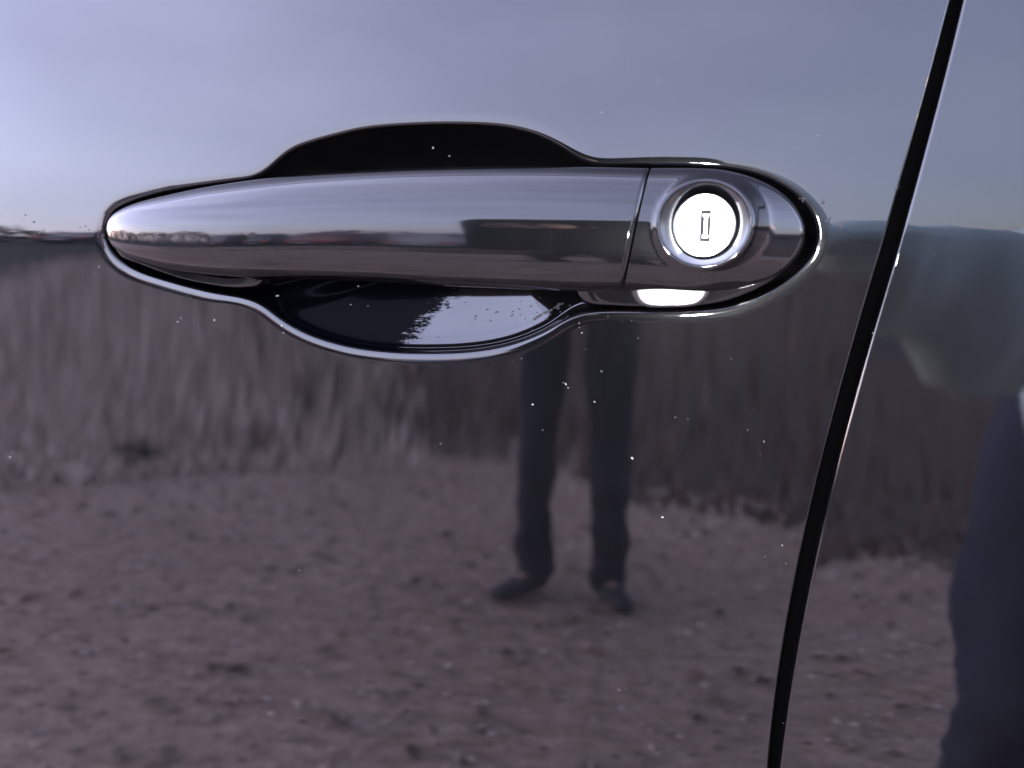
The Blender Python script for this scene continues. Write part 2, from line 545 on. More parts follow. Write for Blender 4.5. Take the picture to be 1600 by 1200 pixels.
# ---- rear door
zs = np.unique(np.concatenate([np.linspace(ZMIN, ZMAX, 170), np.linspace(-0.02, 0.02, 120)]))
verts, norms = [], []
h = 1e-3
sl = (XR(zs+h)-XR(zs-h))/(2*h)
en = np.stack([-np.ones_like(sl), sl], 1); en /= np.linalg.norm(en, axis=1)[:, None]
def nrear(z):
    s_ = np.interp(z, _zz, _tr)
    n = np.stack([np.full_like(s_, 0.0), -np.ones_like(s_), s_], -1)
    return n/np.linalg.norm(n, axis=-1)[..., None]
verts.append(np.stack([XR(zs)+en[:, 0]*RE, Srear(zs)+0.012, zs+en[:, 1]*RE+ZC], 1)); norms.append(np.stack([en[:, 0], 0*zs, en[:, 1]], 1))
for a in [math.pi/2*(1-k/6) for k in range(6)]:
    xy = np.stack([XR(zs), zs], 1)+en*RE*math.sin(a)
    verts.append(np.stack([xy[:, 0], Srear(zs)+RE*(1-math.cos(a)), xy[:, 1]+ZC], 1))
    nn = nrear(zs)*math.cos(a)+np.stack([en[:, 0], 0*zs, en[:, 1]], 1)*math.sin(a)
    norms.append(nn/np.linalg.norm(nn, axis=1)[:, None])
XMAX = 1.05
for w in np.concatenate([[0], np.geomspace(0.003, 1, 24)]):
    x = XR(zs)+(XMAX-XR(zs))*w
    verts.append(np.stack([x, Srear(zs), zs+ZC], 1)); norms.append(nrear(zs))
rear_door = mesh_obj('rear_door', np.concatenate(verts), grid_faces(len(verts), len(zs), flip=True), M['paint'], car, np.concatenate(norms))

# ---- what closes the gap: seal on the pillar, body shell behind both doors
def ribbon(name, f0, f1, y0, matl):
    z = np.linspace(ZMIN, ZMAX, 60)
    a = np.stack([f0(z), S(z)+y0, z+ZC], 1); b = np.stack([f1(z), Srear(z)+y0, z+ZC], 1)
    mid = (a+b)/2; mid[:, 1] -= 0.003
    return mesh_obj(name, np.concatenate([a, mid, b]), grid_faces(3, 60), matl, car)
ribbon('door_seal', lambda z: XL(z)-0.004, lambda z: XR(z)+0.004, 0.0075, M['rubber'])
bm = bmesh.new()
bmesh.ops.create_cube(bm, size=1, matrix=Matrix.Translation((0.02, 0.32, ZC-0.12)) @ Matrix.Diagonal((2.02, 0.5, 0.78, 1)))
bm_obj('body_shell', bm, M['void'], car, False, [('bevel', 0.02, 3)])
def strip(name, x0, x1, z0, z1, y0, y1, matl, bev=0.006):
    bm = bmesh.new()
    bmesh.ops.create_cube(bm, size=1, matrix=Matrix.Translation(((x0+x1)/2, (y0+y1)/2, (z0+z1)/2)) @ Matrix.Diagonal((x1-x0, y1-y0, z1-z0, 1)))
    return bm_obj(name, bm, matl, car, True, [('bevel', bev, 3)])
strip('sill', -1.02, 1.07, ZC-0.64, ZC-0.53, 0.03, 0.35, M['paint'], 0.02)
ysill = float(S(ZMAX))
strip('belt_moulding', -1.02, 1.07, ZC+ZMAX+0.003, ZC+ZMAX+0.022, ysill-0.004, ysill+0.03, M['rubber'], 0.004)
for x0, x1 in ((-1.0, float(XL(ZMAX))-0.02), (float(XR(ZMAX))+0.02, 1.05)):
    v = [(x0, ysill+0.012, ZC+ZMAX+0.02), (x1, ysill+0.012, ZC+ZMAX+0.02), (x1, ysill+0.16, ZC+ZMAX+0.42), (x0, ysill+0.16, ZC+ZMAX+0.42),
         (x0, ysill+0.017, ZC+ZMAX+0.02), (x1, ysill+0.017, ZC+ZMAX+0.02), (x1, ysill+0.165, ZC+ZMAX+0.42), (x0, ysill+0.165, ZC+ZMAX+0.42)]
    mesh_obj('side_window', v, [(0, 1, 2, 3), (7, 6, 5, 4), (0, 4, 5, 1), (1, 5, 6, 2), (2, 6, 7, 3), (3, 7, 4, 0)], M['glass'], car, smooth=False)

# ------------------------------------------------------------------ the handle
YE = -0.006                      # plane of the grip's edges
def uh(px, py): return unp(px, py, YE)
TOPP = [(166,357),(170,343),(184,330),(214,317),(270,303),(330,291),(397,281),(439,276),(495,271),(570,266),(664,262),(760,260),(840,260),(920,261),(1016,263),(1080,263),(1400,263)]
BOTP = [(166,357),(169,372),(184,391),(214,406),(289,424),(360,432),(420,435),(495,437),(600,441),(680,446),(800,451),(892,455),(980,457),(1040,462),(1100,465),(1400,470)]
tp = np.array([uh(*p) for p in TOPP]); bp = np.array([uh(*p) for p in BOTP])
from bisect import bisect
def pch(xs, ys):
    # monotone cubic
    h_ = np.diff(xs); dl = np.diff(ys)/h_
    m_ = np.zeros_like(xs)
    m_[1:-1] = np.where(dl[:-1]*dl[1:] > 0, 2*dl[:-1]*dl[1:]/(dl[:-1]+dl[1:]+1e-12), 0)
    m_[0], m_[-1] = dl[0], dl[-1]
    def f(x):
        x = np.asarray(x, float)
        i = np.clip(np.searchsorted(xs, x)-1, 0, len(xs)-2)
        t = np.clip((x-xs[i])/h_[i], 0, 1)
        return ((2*t**3-3*t**2+1)*ys[i]+(t**3-2*t**2+t)*h_[i]*m_[i]+(-2*t**3+3*t**2)*ys[i+1]+(t**3-t**2)*h_[i]*m_[i+1])
    return f
zt = pch(tp[:, 0], tp[:, 1]); zb = pch(bp[:, 0], bp[:, 1])
XT = tp[0, 0]                    # tip
BUL, PEX, QEX, HT, S0 = 0.0110, 3.0, 0.60, R(0.3), -0.22
def bulge(x):
    t = np.clip((x-XT)/0.075, 0, 1)
    return BUL*(1-(1-t)**2.2)**0.75
def Gs(x, s):
    """front surface of the grip: y at station x and relative height s in -1..1"""
    zm = (zt(x)+zb(x))/2; hh = (zt(x)-zb(x))/2
    bl = bulge(x)
    sg = np.where(s > S0, (s-S0)/(1-S0), (s-S0)/(1+S0))
    y = YE-bl*np.clip(1-np.abs(sg)**PEX, 0, 1)**QEX
    return y+math.tan(HT)*s*hh
def G(x, z):
    zm = (zt(x)+zb(x))/2; hh = (zt(x)-zb(x))/2
    s = np.clip((z-zm)/hh, -0.999, 0.999)
    return Gs(x, s)

seamT, seamB = np.array(uh(1016, 262)), np.array(uh(974, 458))
def seam_x(z): return seamT[0]+(z-seamT[1])/(seamB[1]-seamT[1])*(seamB[0]-seamT[0])

NS = 72
th = np.linspace(-math.pi/2, math.pi/2, NS)
ss = np.sin(th)
verts = []
us = np.concatenate([np.geomspace(0.0005, 0.12, 40), np.linspace(0.13, 1, 110)])
GB = 0.0005                     # grip's back plane
for u in us:
    row = []
    # stations bend so that the last one lies along the slanted seam
    x_end = None
    for s in ss:
        xs_ = XT
        x = None
        # seam x at this height
        xg = XT+(seamT[0]*0.5+seamB[0]*0.5-XT)*u
        z = (zt(xg)+zb(xg))/2+s*(zt(xg)-zb(xg))/2
        x = XT+(seam_x(z)-0.0003-XT)*u
        z = float((zt(x)+zb(x))/2+s*(zt(x)-zb(x))/2)
        row.append((x, float(Gs(x, s)), z))
    # back side, towards the door
    zt_, zb_ = row[-1], row[0]
    hh = (zt_[2]-zb_[2])
    backy = GB+0.006*float(smst(0.16, 0.02, u))
    back = []
    for q in np.linspace(0, 1, 12):
        zz_ = zt_[2]*(1-q)+zb_[2]*q
        xx_ = zt_[0]*(1-q)+zb_[0]*q
        bump = math.sin(math.pi*q)**0.5
        back.append((xx_, YE+(backy-YE)*bump if 0 < q < 1 else YE+0.0008*1, zz_))
    verts.append(np.array(row+back[1:-1]))
m_ = len(verts[0])
V = np.concatenate(verts); V[:, 2] += ZC
faces = grid_faces(len(verts), m_, wrap=True, flip=True)
faces.append(tuple(range(m_)))
faces.append(tuple(reversed([len(V)-m_+k for k in range(m_)])))
handle = mesh_obj('door_handle', V, faces, M['paint_handle'], car)

# ---- fixed end piece with the lock
LX, LZ = uh(1100, 352)
CAPO = [(1018,263),(1080,263),(1132,266),(1180,279),(1220,301),(1246,328),(1258,360),(1250,392),(1222,424),(1178,445),(1135,454),(1085,452),(1030,449),(976,453)]
capo = smooth_curve([uh(*p) for p in CAPO], False, 300)
n_seam = 40
seam = np.array([(seam_x(z)+0.0003, z) for z in np.linspace(capo[-1, 1], capo[0, 1], n_seam)])
cap_out = np.concatenate([capo, seam[1:-1]])
# corners of the seam must be kept: rays go exactly to the outline samples
ca = np.arctan2(cap_out[:, 1]-LZ, cap_out[:, 0]-LX)
cr = np.hypot(cap_out[:, 1]-LZ, cap_out[:, 0]-LX)
def ell_r(c, ax, az, th_):
    """distance from the lock centre to an ellipse given in frame pixels"""
    ex, ez = uh(*c); a = abs(uh(c[0]+ax, c[1])[0]-ex); b = abs(uh(c[0], c[1]+az)[1]-ez)
    dx, dz = LX-ex, LZ-ez
    c_, s_ = np.cos(th_), np.sin(th_)
    A = (c_/a)**2+(s_/b)**2; B = 2*(dx*c_/a**2+dz*s_/b**2); Cc = (dx/a)**2+(dz/b)**2-1
    return (-B+np.sqrt(B*B-4*A*Cc))/(2*A)
r_face = ell_r((1100, 352), 53, 52, ca)
r1 = ell_r((1098, 350), 77, 71, ca)
r2 = np.maximum(ell_r((1120, 350), 81, 71, ca), r1+0.0001)
r2 = np.minimum(r2, cr-0.0006)
wr = smst(-0.25, 0.55, np.cos(ca))
def softstep_ramp(x, w):          # 0 for x<<0, x for x>>0, smooth over width w
    return 0.5*(x+np.sqrt(x*x+w*w))-0.5*w*np.exp(-np.abs(x)/w)*0
def cap_y(r):
    x = LX+r*np.cos(ca); z = LZ+r*np.sin(ca)
    base = G(x, z)
    # lock boss: the lens side is a funnel with a rolled lip
    lip_c = r1-0.0010
    lip = 0.0009*np.exp(-((r-lip_c)/0.0011)**2)
    fun = np.clip((lip_c-0.0005-r)/(lip_c-0.0005-r_face), 0, 1.3)
    recess = 0.0052*fun**1.25
    # towards the free end the surface steps down twice
    d1 = softstep_ramp(r-r1+0.0002, 0.0006)-softstep_ramp(r-r2, 0.0006)
    d2 = softstep_ramp(r-r2, 0.0006)
    drop = wr*(1.15*np.maximum(d1, 0)+0.42*np.maximum(d2, 0))
    edge = 0.0016*np.clip(1-(cr-r)/0.0016, 0, 1)**2.5
    return base*1.0-lip+recess+drop+edge*wr
rows = []
for k in np.concatenate([np.linspace(0, 1, 26)]):
    rr = r_face*0.93+(r1-r_face*0.93)*k
    rows.append(rr)
for k in np.linspace(0, 1, 15)[1:]:
    rows.append(r1+(r2-r1)*k)
for k in 1-(1-np.linspace(0, 1, 27)[1:])**1.5:
    rows.append(r2+(cr-r2)*k)
verts = []
for rr in rows:
    verts.append(np.stack([LX+rr*np.cos(ca), cap_y(rr), LZ+rr*np.sin(ca)+ZC], 1))
last = verts[-1].copy(); last[:, 1] = 0.006
verts.append(last)
V = np.concatenate(verts)
cap = mesh_obj('handle_end_cap', V, grid_faces(len(verts), len(ca), wrap=True, flip=False), M['paint_handle'], handle)
ang_lim = cap.modifiers.new('split', 'EDGE_SPLIT'); ang_lim.split_angle = R(50)

# ---- lock cylinder
FY = float(np.mean(cap_y(r_face*0.97)))-0.0006
rl = abs(uh(1151, 352)[0]-LX)
def lp(px, py):
    x, z = unp(px, py, FY); return x, z
lx, lz = lp(1100, 352.5)
rl = abs(lp(1151, 352)[0]-lx)
sx0, sz0 = lp(1092.5, 378); sx1, sz1 = lp(1112, 328)
bm = bmesh.new()
NA = 96
angs = [2*math.pi*k/NA for k in range(NA)]
def rect_pt(a, x0, x1, z0, z1):
    c, s = math.cos(a), math.sin(a); ccx, ccz = (x0+x1)/2, (z0+z1)/2
    k = min((x1-x0)/2/max(abs(c), 1e-9), (z1-z0)/2/max(abs(s), 1e-9))
    return ccx+c*k, ccz+s*k
# use corner angles exactly
ccx, ccz = (sx0+sx1)/2, (sz0+sz1)/2
ac = [math.atan2(dz, dx) % (2*math.pi) for dx in (sx0-ccx, sx1-ccx) for dz in (sz0-ccz, sz1-ccz)]
angs = sorted(angs+ac)
NA = len(angs)
lv = []
prof = [(0.0, 0.0, -1), (0.0, 0.0, 0), (0.5, 0.0, 0), (0.93, 0.0, 0), (0.975, 0.00025, 0), (1.0, 0.0009, 0), (1.0, 0.004, 0)]
rowsv = []
for f_, dy, kind in prof:
    row = []
    for a in angs:
        x0, z0 = rect_pt(a, sx0, sx1, sz0, sz1)
        x1, z1 = lx+rl*math.cos(a), lz+rl*math.sin(a)
        row.append((x0+(x1-x0)*f_, FY+dy+(0.0016 if kind == -1 else 0), z0+(z1-z0)*f_+ZC))
    rowsv.append(row)
V = np.concatenate([np.array(r_) for r_ in rowsv])
lock = mesh_obj('lock_cylinder', V, grid_faces(len(rowsv), NA, wrap=True), M['steel'], handle)
sp = lock.modifiers.new('split', 'EDGE_SPLIT'); sp.split_angle = R(40)
def plate(name, poly, y, th_, matl, parent):
    n = len(poly)
    v = [(x, y, z+ZC) for x, z in poly]+[(x, y+th_, z+ZC) for x, z in poly]
    f = [tuple(range(n)), tuple(reversed(range(n, 2*n)))]+[(i, i+n, (i+1) % n+n, (i+1) % n) for i in range(n)]
    return mesh_obj(name, v, f, matl, parent, smooth=False)
pw, ph = (sx1-sx0), (sz1-sz0)
plate('key_slot', [(sx0-.0002, sz0-.0002), (sx1+.0002, sz0-.0002), (sx1+.0002, sz1+.0002), (sx0-.0002, sz1+.0002)], FY+0.0015, 0.002, M['slot'], handle)
xa, xb = sx0+pw*.40, sx0+pw*.66
ish = [(sx0+pw*.22, sz0+ph*.13), (sx1-pw*.22, sz0+ph*.13), (sx1-pw*.21, sz0+ph*.18), (xb, sz0+ph*.24), (xb, sz1-ph*.24), (sx1-pw*.21, sz1-ph*.17), (sx1-pw*.22, sz1-ph*.13), (sx0+pw*.22, sz1-ph*.13), (sx0+pw*.21, sz1-ph*.17), (xa, sz1-ph*.24), (xa, sz0+ph*.24), (sx0+pw*.21, sz0+ph*.18)]
plate('slot_shutter', ish, FY+0.0008, 0.0006, M['shutter'], handle)

# ---- seats of the handle on the door: front pad and rear pad
def pad(name, outline, yfront, tilt, bev, matl, soft=0.0):
    pts = smooth_curve([unp(p[0], p[1], yfront) for p in outline], True, 120)
    c = pts.mean(0)
    rows_ = []
    for f_, dy in ((0.0, 0), (0.5, 0), (0.8, 0), (0.9, 0.0), (0.955, bev*0.12), (0.985, bev*0.5), (1.0, bev), (1.0, 0.012)):
        q = c+(pts-c)*f_
        rows_.append(np.stack([q[:, 0], yfront+math.tan(tilt)*(q[:, 1]-c[1])+dy, q[:, 1]+ZC], 1))
    return mesh_obj(name, np.concatenate(rows_), grid_faces(len(rows_), 120, wrap=True, flip=True), matl, handle)
pad('handle_base', [(172,375),(186,392),(215,405),(290,424),(360,436),(408,437),(399,447),(384,449),(360,449),(290,437),(214,411),(184,398)], -0.003, R(0), 0.0012, M['paint_handle'])
pad('handle_base', [(900,440),(960,436),(1060,436),(1150,430),(1215,412),(1235,412),(1205,440),(1150,466),(1100,477),(1040,480),(960,478),(915,473),(903,462)], -0.0030, R(-3.0), 0.0014, M['paint_handle'])
pad('added_glint_lug', [(985,452),(1000,438),(1050,432),(1098,436),(1112,452),(1098,474),(1050,481),(998,476)], -0.0052, R(4.7), 0.0018, M['satin'])  # added lug, tilted to throw the flash back as a glint

# ------------------------------------------------------------------ specks of dust on the paint
def speck_mesh(name, items, matl, skin=True):
    bm = bmesh.new()
    for (px, py, size, asp, ang_, lift) in items:
        if skin:
            x, z = on_skin(px, py); y = float(S(z))
            n = Vector(skin_normal(np.array(z)).tolist())
        else:
            x, z = unp(px, py, lift); y = lift; n = Vector((0, -1, 0))
        sz = size*D/FPX*0.5
        mm = Matrix.Translation((x, y-0.00003, z+ZC)) @ Matrix.Rotation(ang_, 4, 'Y') @ Matrix.Diagonal((sz*asp, sz*0.45, sz, 1))
        r_ = bmesh.ops.create_icosphere(bm, subdivisions=1, radius=1, matrix=mm)
        for v in r_['verts']:
            v.co += Vector((random.uniform(-1, 1), random.uniform(-.3, .3), random.uniform(-1, 1)))*sz*0.45
    o = bm_obj(name, bm, matl, car, False)
    tag(o, kind='stuff')
    return o
SP = [(884,600,5,1.2),(880,598,3,1),(888,606,3,1),(915,545,4,1),(909,520,3,1),(905,512,3,.7),(940,580,5,1.3),(997,528,4,1),(979,530,3,1),(1055,652,4,1.4),(1075,655,3,1),(1142,560,4,.6),(1194,690,5,.7),(1168,672,3,1),
      (1188,710,3,1),(1233,664,3,.6),(1035,808,5,1.6),(988,716,5,1.6),(688,693,5,1.4),(680,697,2,1),(468,891,4,1),(1278,212,5,.4),(968,1078,5,1.8),(978,1076,3,1),(1195,870,3,1.3),(1222,852,4,.6),(1228,880,3,1.6),
      (1224,1130,3,1),(940,176,3,1),(520,175,2,.6),(832,632,4,1.3),(848,672,4,1),(815,560,3,1),(800,565,3,.7),(640,150,2,1),(760,580,2,1),(1103,602,3,1),(1080,570,2,1),(960,598,2,1),(929,628,4,1.2),(1178,640,2,1),
      (1365,520,6,.8),(1513,1060,4,.8),(1432,1170,5,1.4),(1460,398,3,1),(905,505,3,1),(987,501,4,1),(950,495,2,1),(972,502,2,1),(278,503,7,1.3),(283,497,6,1.6),(155,417,5,2.2),(440,509,9,.7),(443,520,3,.8),(405,443,4,1),(335,500,3,1.2),(20,706,8,.35),(16,714,6,.4)]
items = [(a, b, s*0.62, c, random.uniform(-.9, .9), 0) for a, b, s, c in SP]
for k in range(50):
    px, py = random.uniform(0, 1600), random.uniform(20, 1190)
    if 140 < px < 1300 and 180 < py < 565: continue
    if abs(px-(1485-(py/1200)*285)) < 60: continue
    items.append((px, py, random.choice([0.6, 0.7, 0.8, 1.0]), random.uniform(.6, 1.8), random.uniform(-1.5, 1.5), 0))
speck_mesh('dust_specks', items, M['dust'])
gi = []
for bx_, by_, n_, sp_ in ((1252, 313, 5, 4), (1285, 315, 6, 4), (1290, 342, 9, 6), (1312, 353, 8, 4), (45, 342, 6, 10), (62, 360, 5, 6), (132, 358, 5, 8), (300, 462, 4, 6), (226, 470, 3, 2), (1402, 292, 2, 2)):
    for k in range(n_):
        a_ = random.uniform(0, 6.28)
        gi.append((bx_+sp_*math.cos(a_)+random.gauss(0, 1), by_+sp_*.6*math.sin(a_)+random.gauss(0, 1), random.uniform(1, 3.2), random.uniform(.7, 2.2), random.uniform(-1.5, 1.5), 0))
speck_mesh('grime_specks', gi, M['tar'])

from mathutils.bvhtree import BVHTree
bowl_bvh = BVHTree.FromPolygons([v.co for v in recess.data.vertices], [list(p.vertices) for p in recess.data.polygons])
def bowl_specks(name, items, matl):
    bm = bmesh.new()
    for px, py, size, asp, ang_ in items:
        hit = bowl_bvh.ray_cast(CAMP, ray(px, py).normalized())
        if hit[0] is None: continue
        sz = size*D/FPX*0.5
        mm = Matrix.Translation(hit[0]) @ Vector((0, -1, 0)).rotation_difference(hit[1] if hit[1].y < 0 else -hit[1]).to_matrix().to_4x4() @ Matrix.Rotation(ang_, 4, 'Y') @ Matrix.Diagonal((sz*asp, sz*0.3, sz, 1))
        r_ = bmesh.ops.create_icosphere(bm, subdivisions=1, radius=1, matrix=mm)
        for v in r_['verts']: v.co += Vector((random.uniform(-1, 1), random.uniform(-.2, .2), random.uniform(-1, 1)))*sz*0.4
    tag(bm_obj(name, bm, matl, car, False), kind='stuff')
gr_ = [(random.gauss(800, 55), random.gauss(492, 16), random.uniform(1, 3.2), random.uniform(.8, 3.0), random.uniform(-.6, .1)) for k in range(42)]
gr_ += [(835+k*5+random.uniform(-2, 2), 497-k*2.6+random.uniform(-2, 2), random.uniform(3, 5.5), random.uniform(1.2, 2.6), -.45) for k in range(10)]
bowl_specks('grime_specks', gr_, M['tar'])
bowl_specks('dust_specks', [(677, 231, 7, .7, .6), (702, 244, 4, 1, 0), (560, 447, 3, 1.5, 0), (575, 478, 2.5, 1.4, 0), (548, 476, 2, 1.2, 0), (433, 462, 5, 1.3, 0), (742, 470, 2, 1, 0)], M['dust'])

# ================================================================== surroundings, seen in the paint
def emis(name, col, s):
    m = mat(name, col, 0.4)
    p = m.node_tree.nodes['Principled BSDF']
    p.inputs['Emission Color'].default_value = (*col, 1)
    p.inputs['Emission Strength'].default_value = s
    return m
gm = mat('gravel_ground', rough=0.95)
c = ramp(gm, noise(gm, 13, 10, 0.78), [(0.33, (0.16, 0.11, 0.085)), (0.48, (0.42, 0.315, 0.25)), (0.56, (0.50, 0.38, 0.31)), (0.68, (0.74, 0.61, 0.52))])
c2 = ramp(gm, noise(gm, 0.5, 4, 0.6), [(0.35, (0.75, 0.70, 0.68)), (0.65, (1, 1, 1))])
mm_ = nd(gm, 'ShaderNodeMix', data_type='RGBA', blend_type='MULTIPLY'); mm_.inputs[0].default_value = 1
lk(gm, c, mm_.inputs[6]); lk(gm, c2, mm_.inputs[7]); lk(gm, mm_.outputs[2], gm.node_tree.nodes['Principled BSDF'].inputs['Base Color'])
b = nd(gm, 'ShaderNodeBump'); b.inputs['Distance'].default_value = 0.02; b.inputs['Strength'].default_value = 0.6
lk(gm, noise(gm, 40, 6, 0.7), b.inputs['Height']); lk(gm, b.outputs[0], gm.node_tree.nodes['Principled BSDF'].inputs['Normal'])
bm = bmesh.new()
bmesh.ops.create_circle(bm, cap_ends=True, segments=96, radius=900)
ground = bm_obj('ground', bm, gm, None, False)
tag(ground, 'pale grey brown gravel yard', None, kind='structure')

sm = mat('dark_soil', rough=0.95)
c = ramp(sm, noise(sm, 5, 8, 0.7), [(0.3, (0.028, 0.016, 0.010)), (0.55, (0.070, 0.041, 0.026)), (0.8, (0.15, 0.096, 0.066))])
lk(sm, c, sm.node_tree.nodes['Principled BSDF'].inputs['Base Color'])
# strip of bare soil beyond the gravel, ragged near edge
def soil_near(az): return float(1.45*smst(-0.27, 0.02, az)-0.75*smst(0.16, 0.34, az))
def soil_sheet():
    bm = bmesh.new()
    near, far = [], []
    n = 300
    for k in range(n):
        az = -0.68+1.73*k/(n-1)
        r0 = 5.0+0.22*math.sin(az*9+1)+0.25*random.random()+0.15*math.sin(az*31)
        if az < -0.44: r0 += ((-0.44-az)/0.24)**1.3*6.0+random.uniform(-1.2, 1.2)*min(1, (-0.44-az)*12)
        r0 -= soil_near(az)
        near.append(bm.verts.new((r0*math.sin(az), -r0*math.cos(az), 0.006)))
        rf = max(12.4, r0+0.1)
        far.append(bm.verts.new((rf*math.sin(az), -rf*math.cos(az), 0.006)))
    for k in range(n-1):
        bm.faces.new((near[k], far[k], far[k+1], near[k+1]))
    bmesh.ops.recalc_face_normals(bm, faces=bm.faces)
    return bm
soil = bm_obj('soil', soil_sheet(), sm, None, False)
tag(soil, 'strip of dark bare soil beyond the gravel', None, kind='structure')

vm = mat('rough_grass', rough=0.95)
c = ramp(vm, noise(vm, 3, 8, 0.7), [(0.3, (0.012, 0.012, 0.009)), (0.6, (0.035, 0.032, 0.022)), (0.8, (0.06, 0.055, 0.04))])
lk(vm, c, vm.node_tree.nodes['Principled BSDF'].inputs['Base Color'])
bm = bmesh.new(); ra, rb_ = [], []
for k in range(200):
    az = -1.7+3.4*k/199
    r0 = 11.5+0.5*math.sin(az*9)+0.4*random.random()
    ra.append(bm.verts.new((r0*math.sin(az), -r0*math.cos(az), 0.012))); rb_.append(bm.verts.new((60*math.sin(az), -60*math.cos(az), 0.012)))
for k in range(199): bm.faces.new((ra[k], ra[k+1], rb_[k+1], rb_[k]))
bmesh.ops.recalc_face_normals(bm, faces=bm.faces)
tag(bm_obj('verge', bm, vm, None, False), 'dark rough verge in front of the wood', None, kind='structure')
# dry stalks standing between gravel and soil
dm = mat('dry_stalk', rough=0.9)
g_ = nd(dm, 'ShaderNodeNewGeometry')
lk(dm, ramp(dm, g_.outputs['Random Per Island'], [(0.0, (0.20, 0.155, 0.13)), (0.25, (0.42, 0.335, 0.285)), (0.7, (0.66, 0.55, 0.48)), (1.0, (0.85, 0.75, 0.68))]), dm.node_tree.nodes['Principled BSDF'].inputs['Base Color'])
vs_, fs_ = [], []
for k in range(3600):
    left = random.random() < 0.93
    if left: az, rd = -0.98+0.62*random.random()**1.15+random.gauss(0, .03), random.uniform(4.6, 10.8)
    else:
        az = random.uniform(-0.40, 0.62); rd = random.uniform(4.75, 5.5)-soil_near(az)
    x, y = rd*math.sin(az), -rd*math.cos(az)
    for q in range(random.randint(1, 3)):
        hh = random.uniform(.03, .12) if left else random.uniform(.01, .04); w = random.uniform(.004, .022)
        xx, yy = x+random.uniform(-.05, .05), y+random.uniform(-.05, .05)
        lx_, ly_ = random.uniform(-.2, .2)*hh, random.uniform(-.2, .2)*hh
        o = len(vs_)
        vs_ += [(xx-w, yy, 0), (xx+w, yy+.004, 0), (xx+w*.8+lx_*.5, yy+ly_*.5, hh*.6), (xx+lx_+w*.4, yy+ly_, hh), (xx-w*.8+lx_*.5, yy+ly_*.5, hh*.6), (xx, yy+.012, hh*.3)]
        fs_ += [(o, o+1, o+2, o+4), (o+4, o+2, o+3), (o, o+5, o+4), (o+1, o+2, o+5)]
tag(mesh_obj('dry_stalks', vs_, fs_, dm, None, smooth=False), 'dry stalks standing along the edge of the soil', None, kind='stuff')
# brown dead weeds on the soil itself
bwm = mat('brown_weed', rough=0.9)
g_ = nd(bwm, 'ShaderNodeNewGeometry')
lk(bwm, ramp(bwm, g_.outputs['Random Per Island'], [(0.0, (0.02, 0.013, 0.009)), (0.5, (0.10, 0.062, 0.043)), (0.85, (0.20, 0.135, 0.10)), (1.0, (0.40, 0.31, 0.25))]), bwm.node_tree.nodes['Principled BSDF'].inputs['Base Color'])
vs_, fs_ = [], []
for k in range(2300):
    az = -0.56+1.25*random.random()**1.35
    rd = 5.2-soil_near(az)+random.random()**1.5*5.5
    x, y = rd*math.sin(az), -rd*math.cos(az)
    hh = random.uniform(.02, .11)*min(1.0, rd/6); w = random.uniform(.004, .020)
    lx_, ly_ = random.uniform(-.2, .2)*hh, random.uniform(-.2, .2)*hh
    o = len(vs_)
    vs_ += [(x-w, y, 0), (x+w, y+.004, 0), (x+w*.8+lx_*.5, y+ly_*.5, hh*.6), (x+lx_+w*.4, y+ly_, hh), (x-w*.8+lx_*.5, y+ly_*.5, hh*.6), (x, y+.012, hh*.3)]
    fs_ += [(o, o+1, o+2, o+4), (o+4, o+2, o+3), (o, o+5, o+4), (o+1, o+2, o+5)]
tag(mesh_obj('brown_weeds', vs_, fs_, bwm, None, smooth=False), 'brown dead weeds standing on the dark soil', None, kind='stuff')
# a dark clump of dead weed
wm = mat('dead_weed', (0.02, 0.018, 0.015), 0.9)
vs_, fs_ = [], []
for k in range(160):
    a = random.uniform(0, 6.28); r_ = random.uniform(0, .10); hh = random.uniform(.03, .12); w = .010; ln = random.uniform(0, .08)
    x, y = r_*math.cos(a), r_*math.sin(a); o = len(vs_)
    vs_ += [(x-w, y, 0), (x+w, y+.004, 0), (x+w+ln*math.cos(a)*.6, y+ln*math.sin(a)*.6, hh*.7), (x+ln*math.cos(a), y+ln*math.sin(a), hh), (x-w+ln*math.cos(a)*.6, y+ln*math.sin(a)*.6, hh*.7)]
    fs_.append((o, o+1, o+2, o+3, o+4))
wd_ = mesh_obj('weed_clump', vs_, fs_, wm, None, smooth=False); wd_.location = (-3.30, -4.0, 0)
tag(wd_, 'dark dead weed standing alone on the gravel', 'weed')

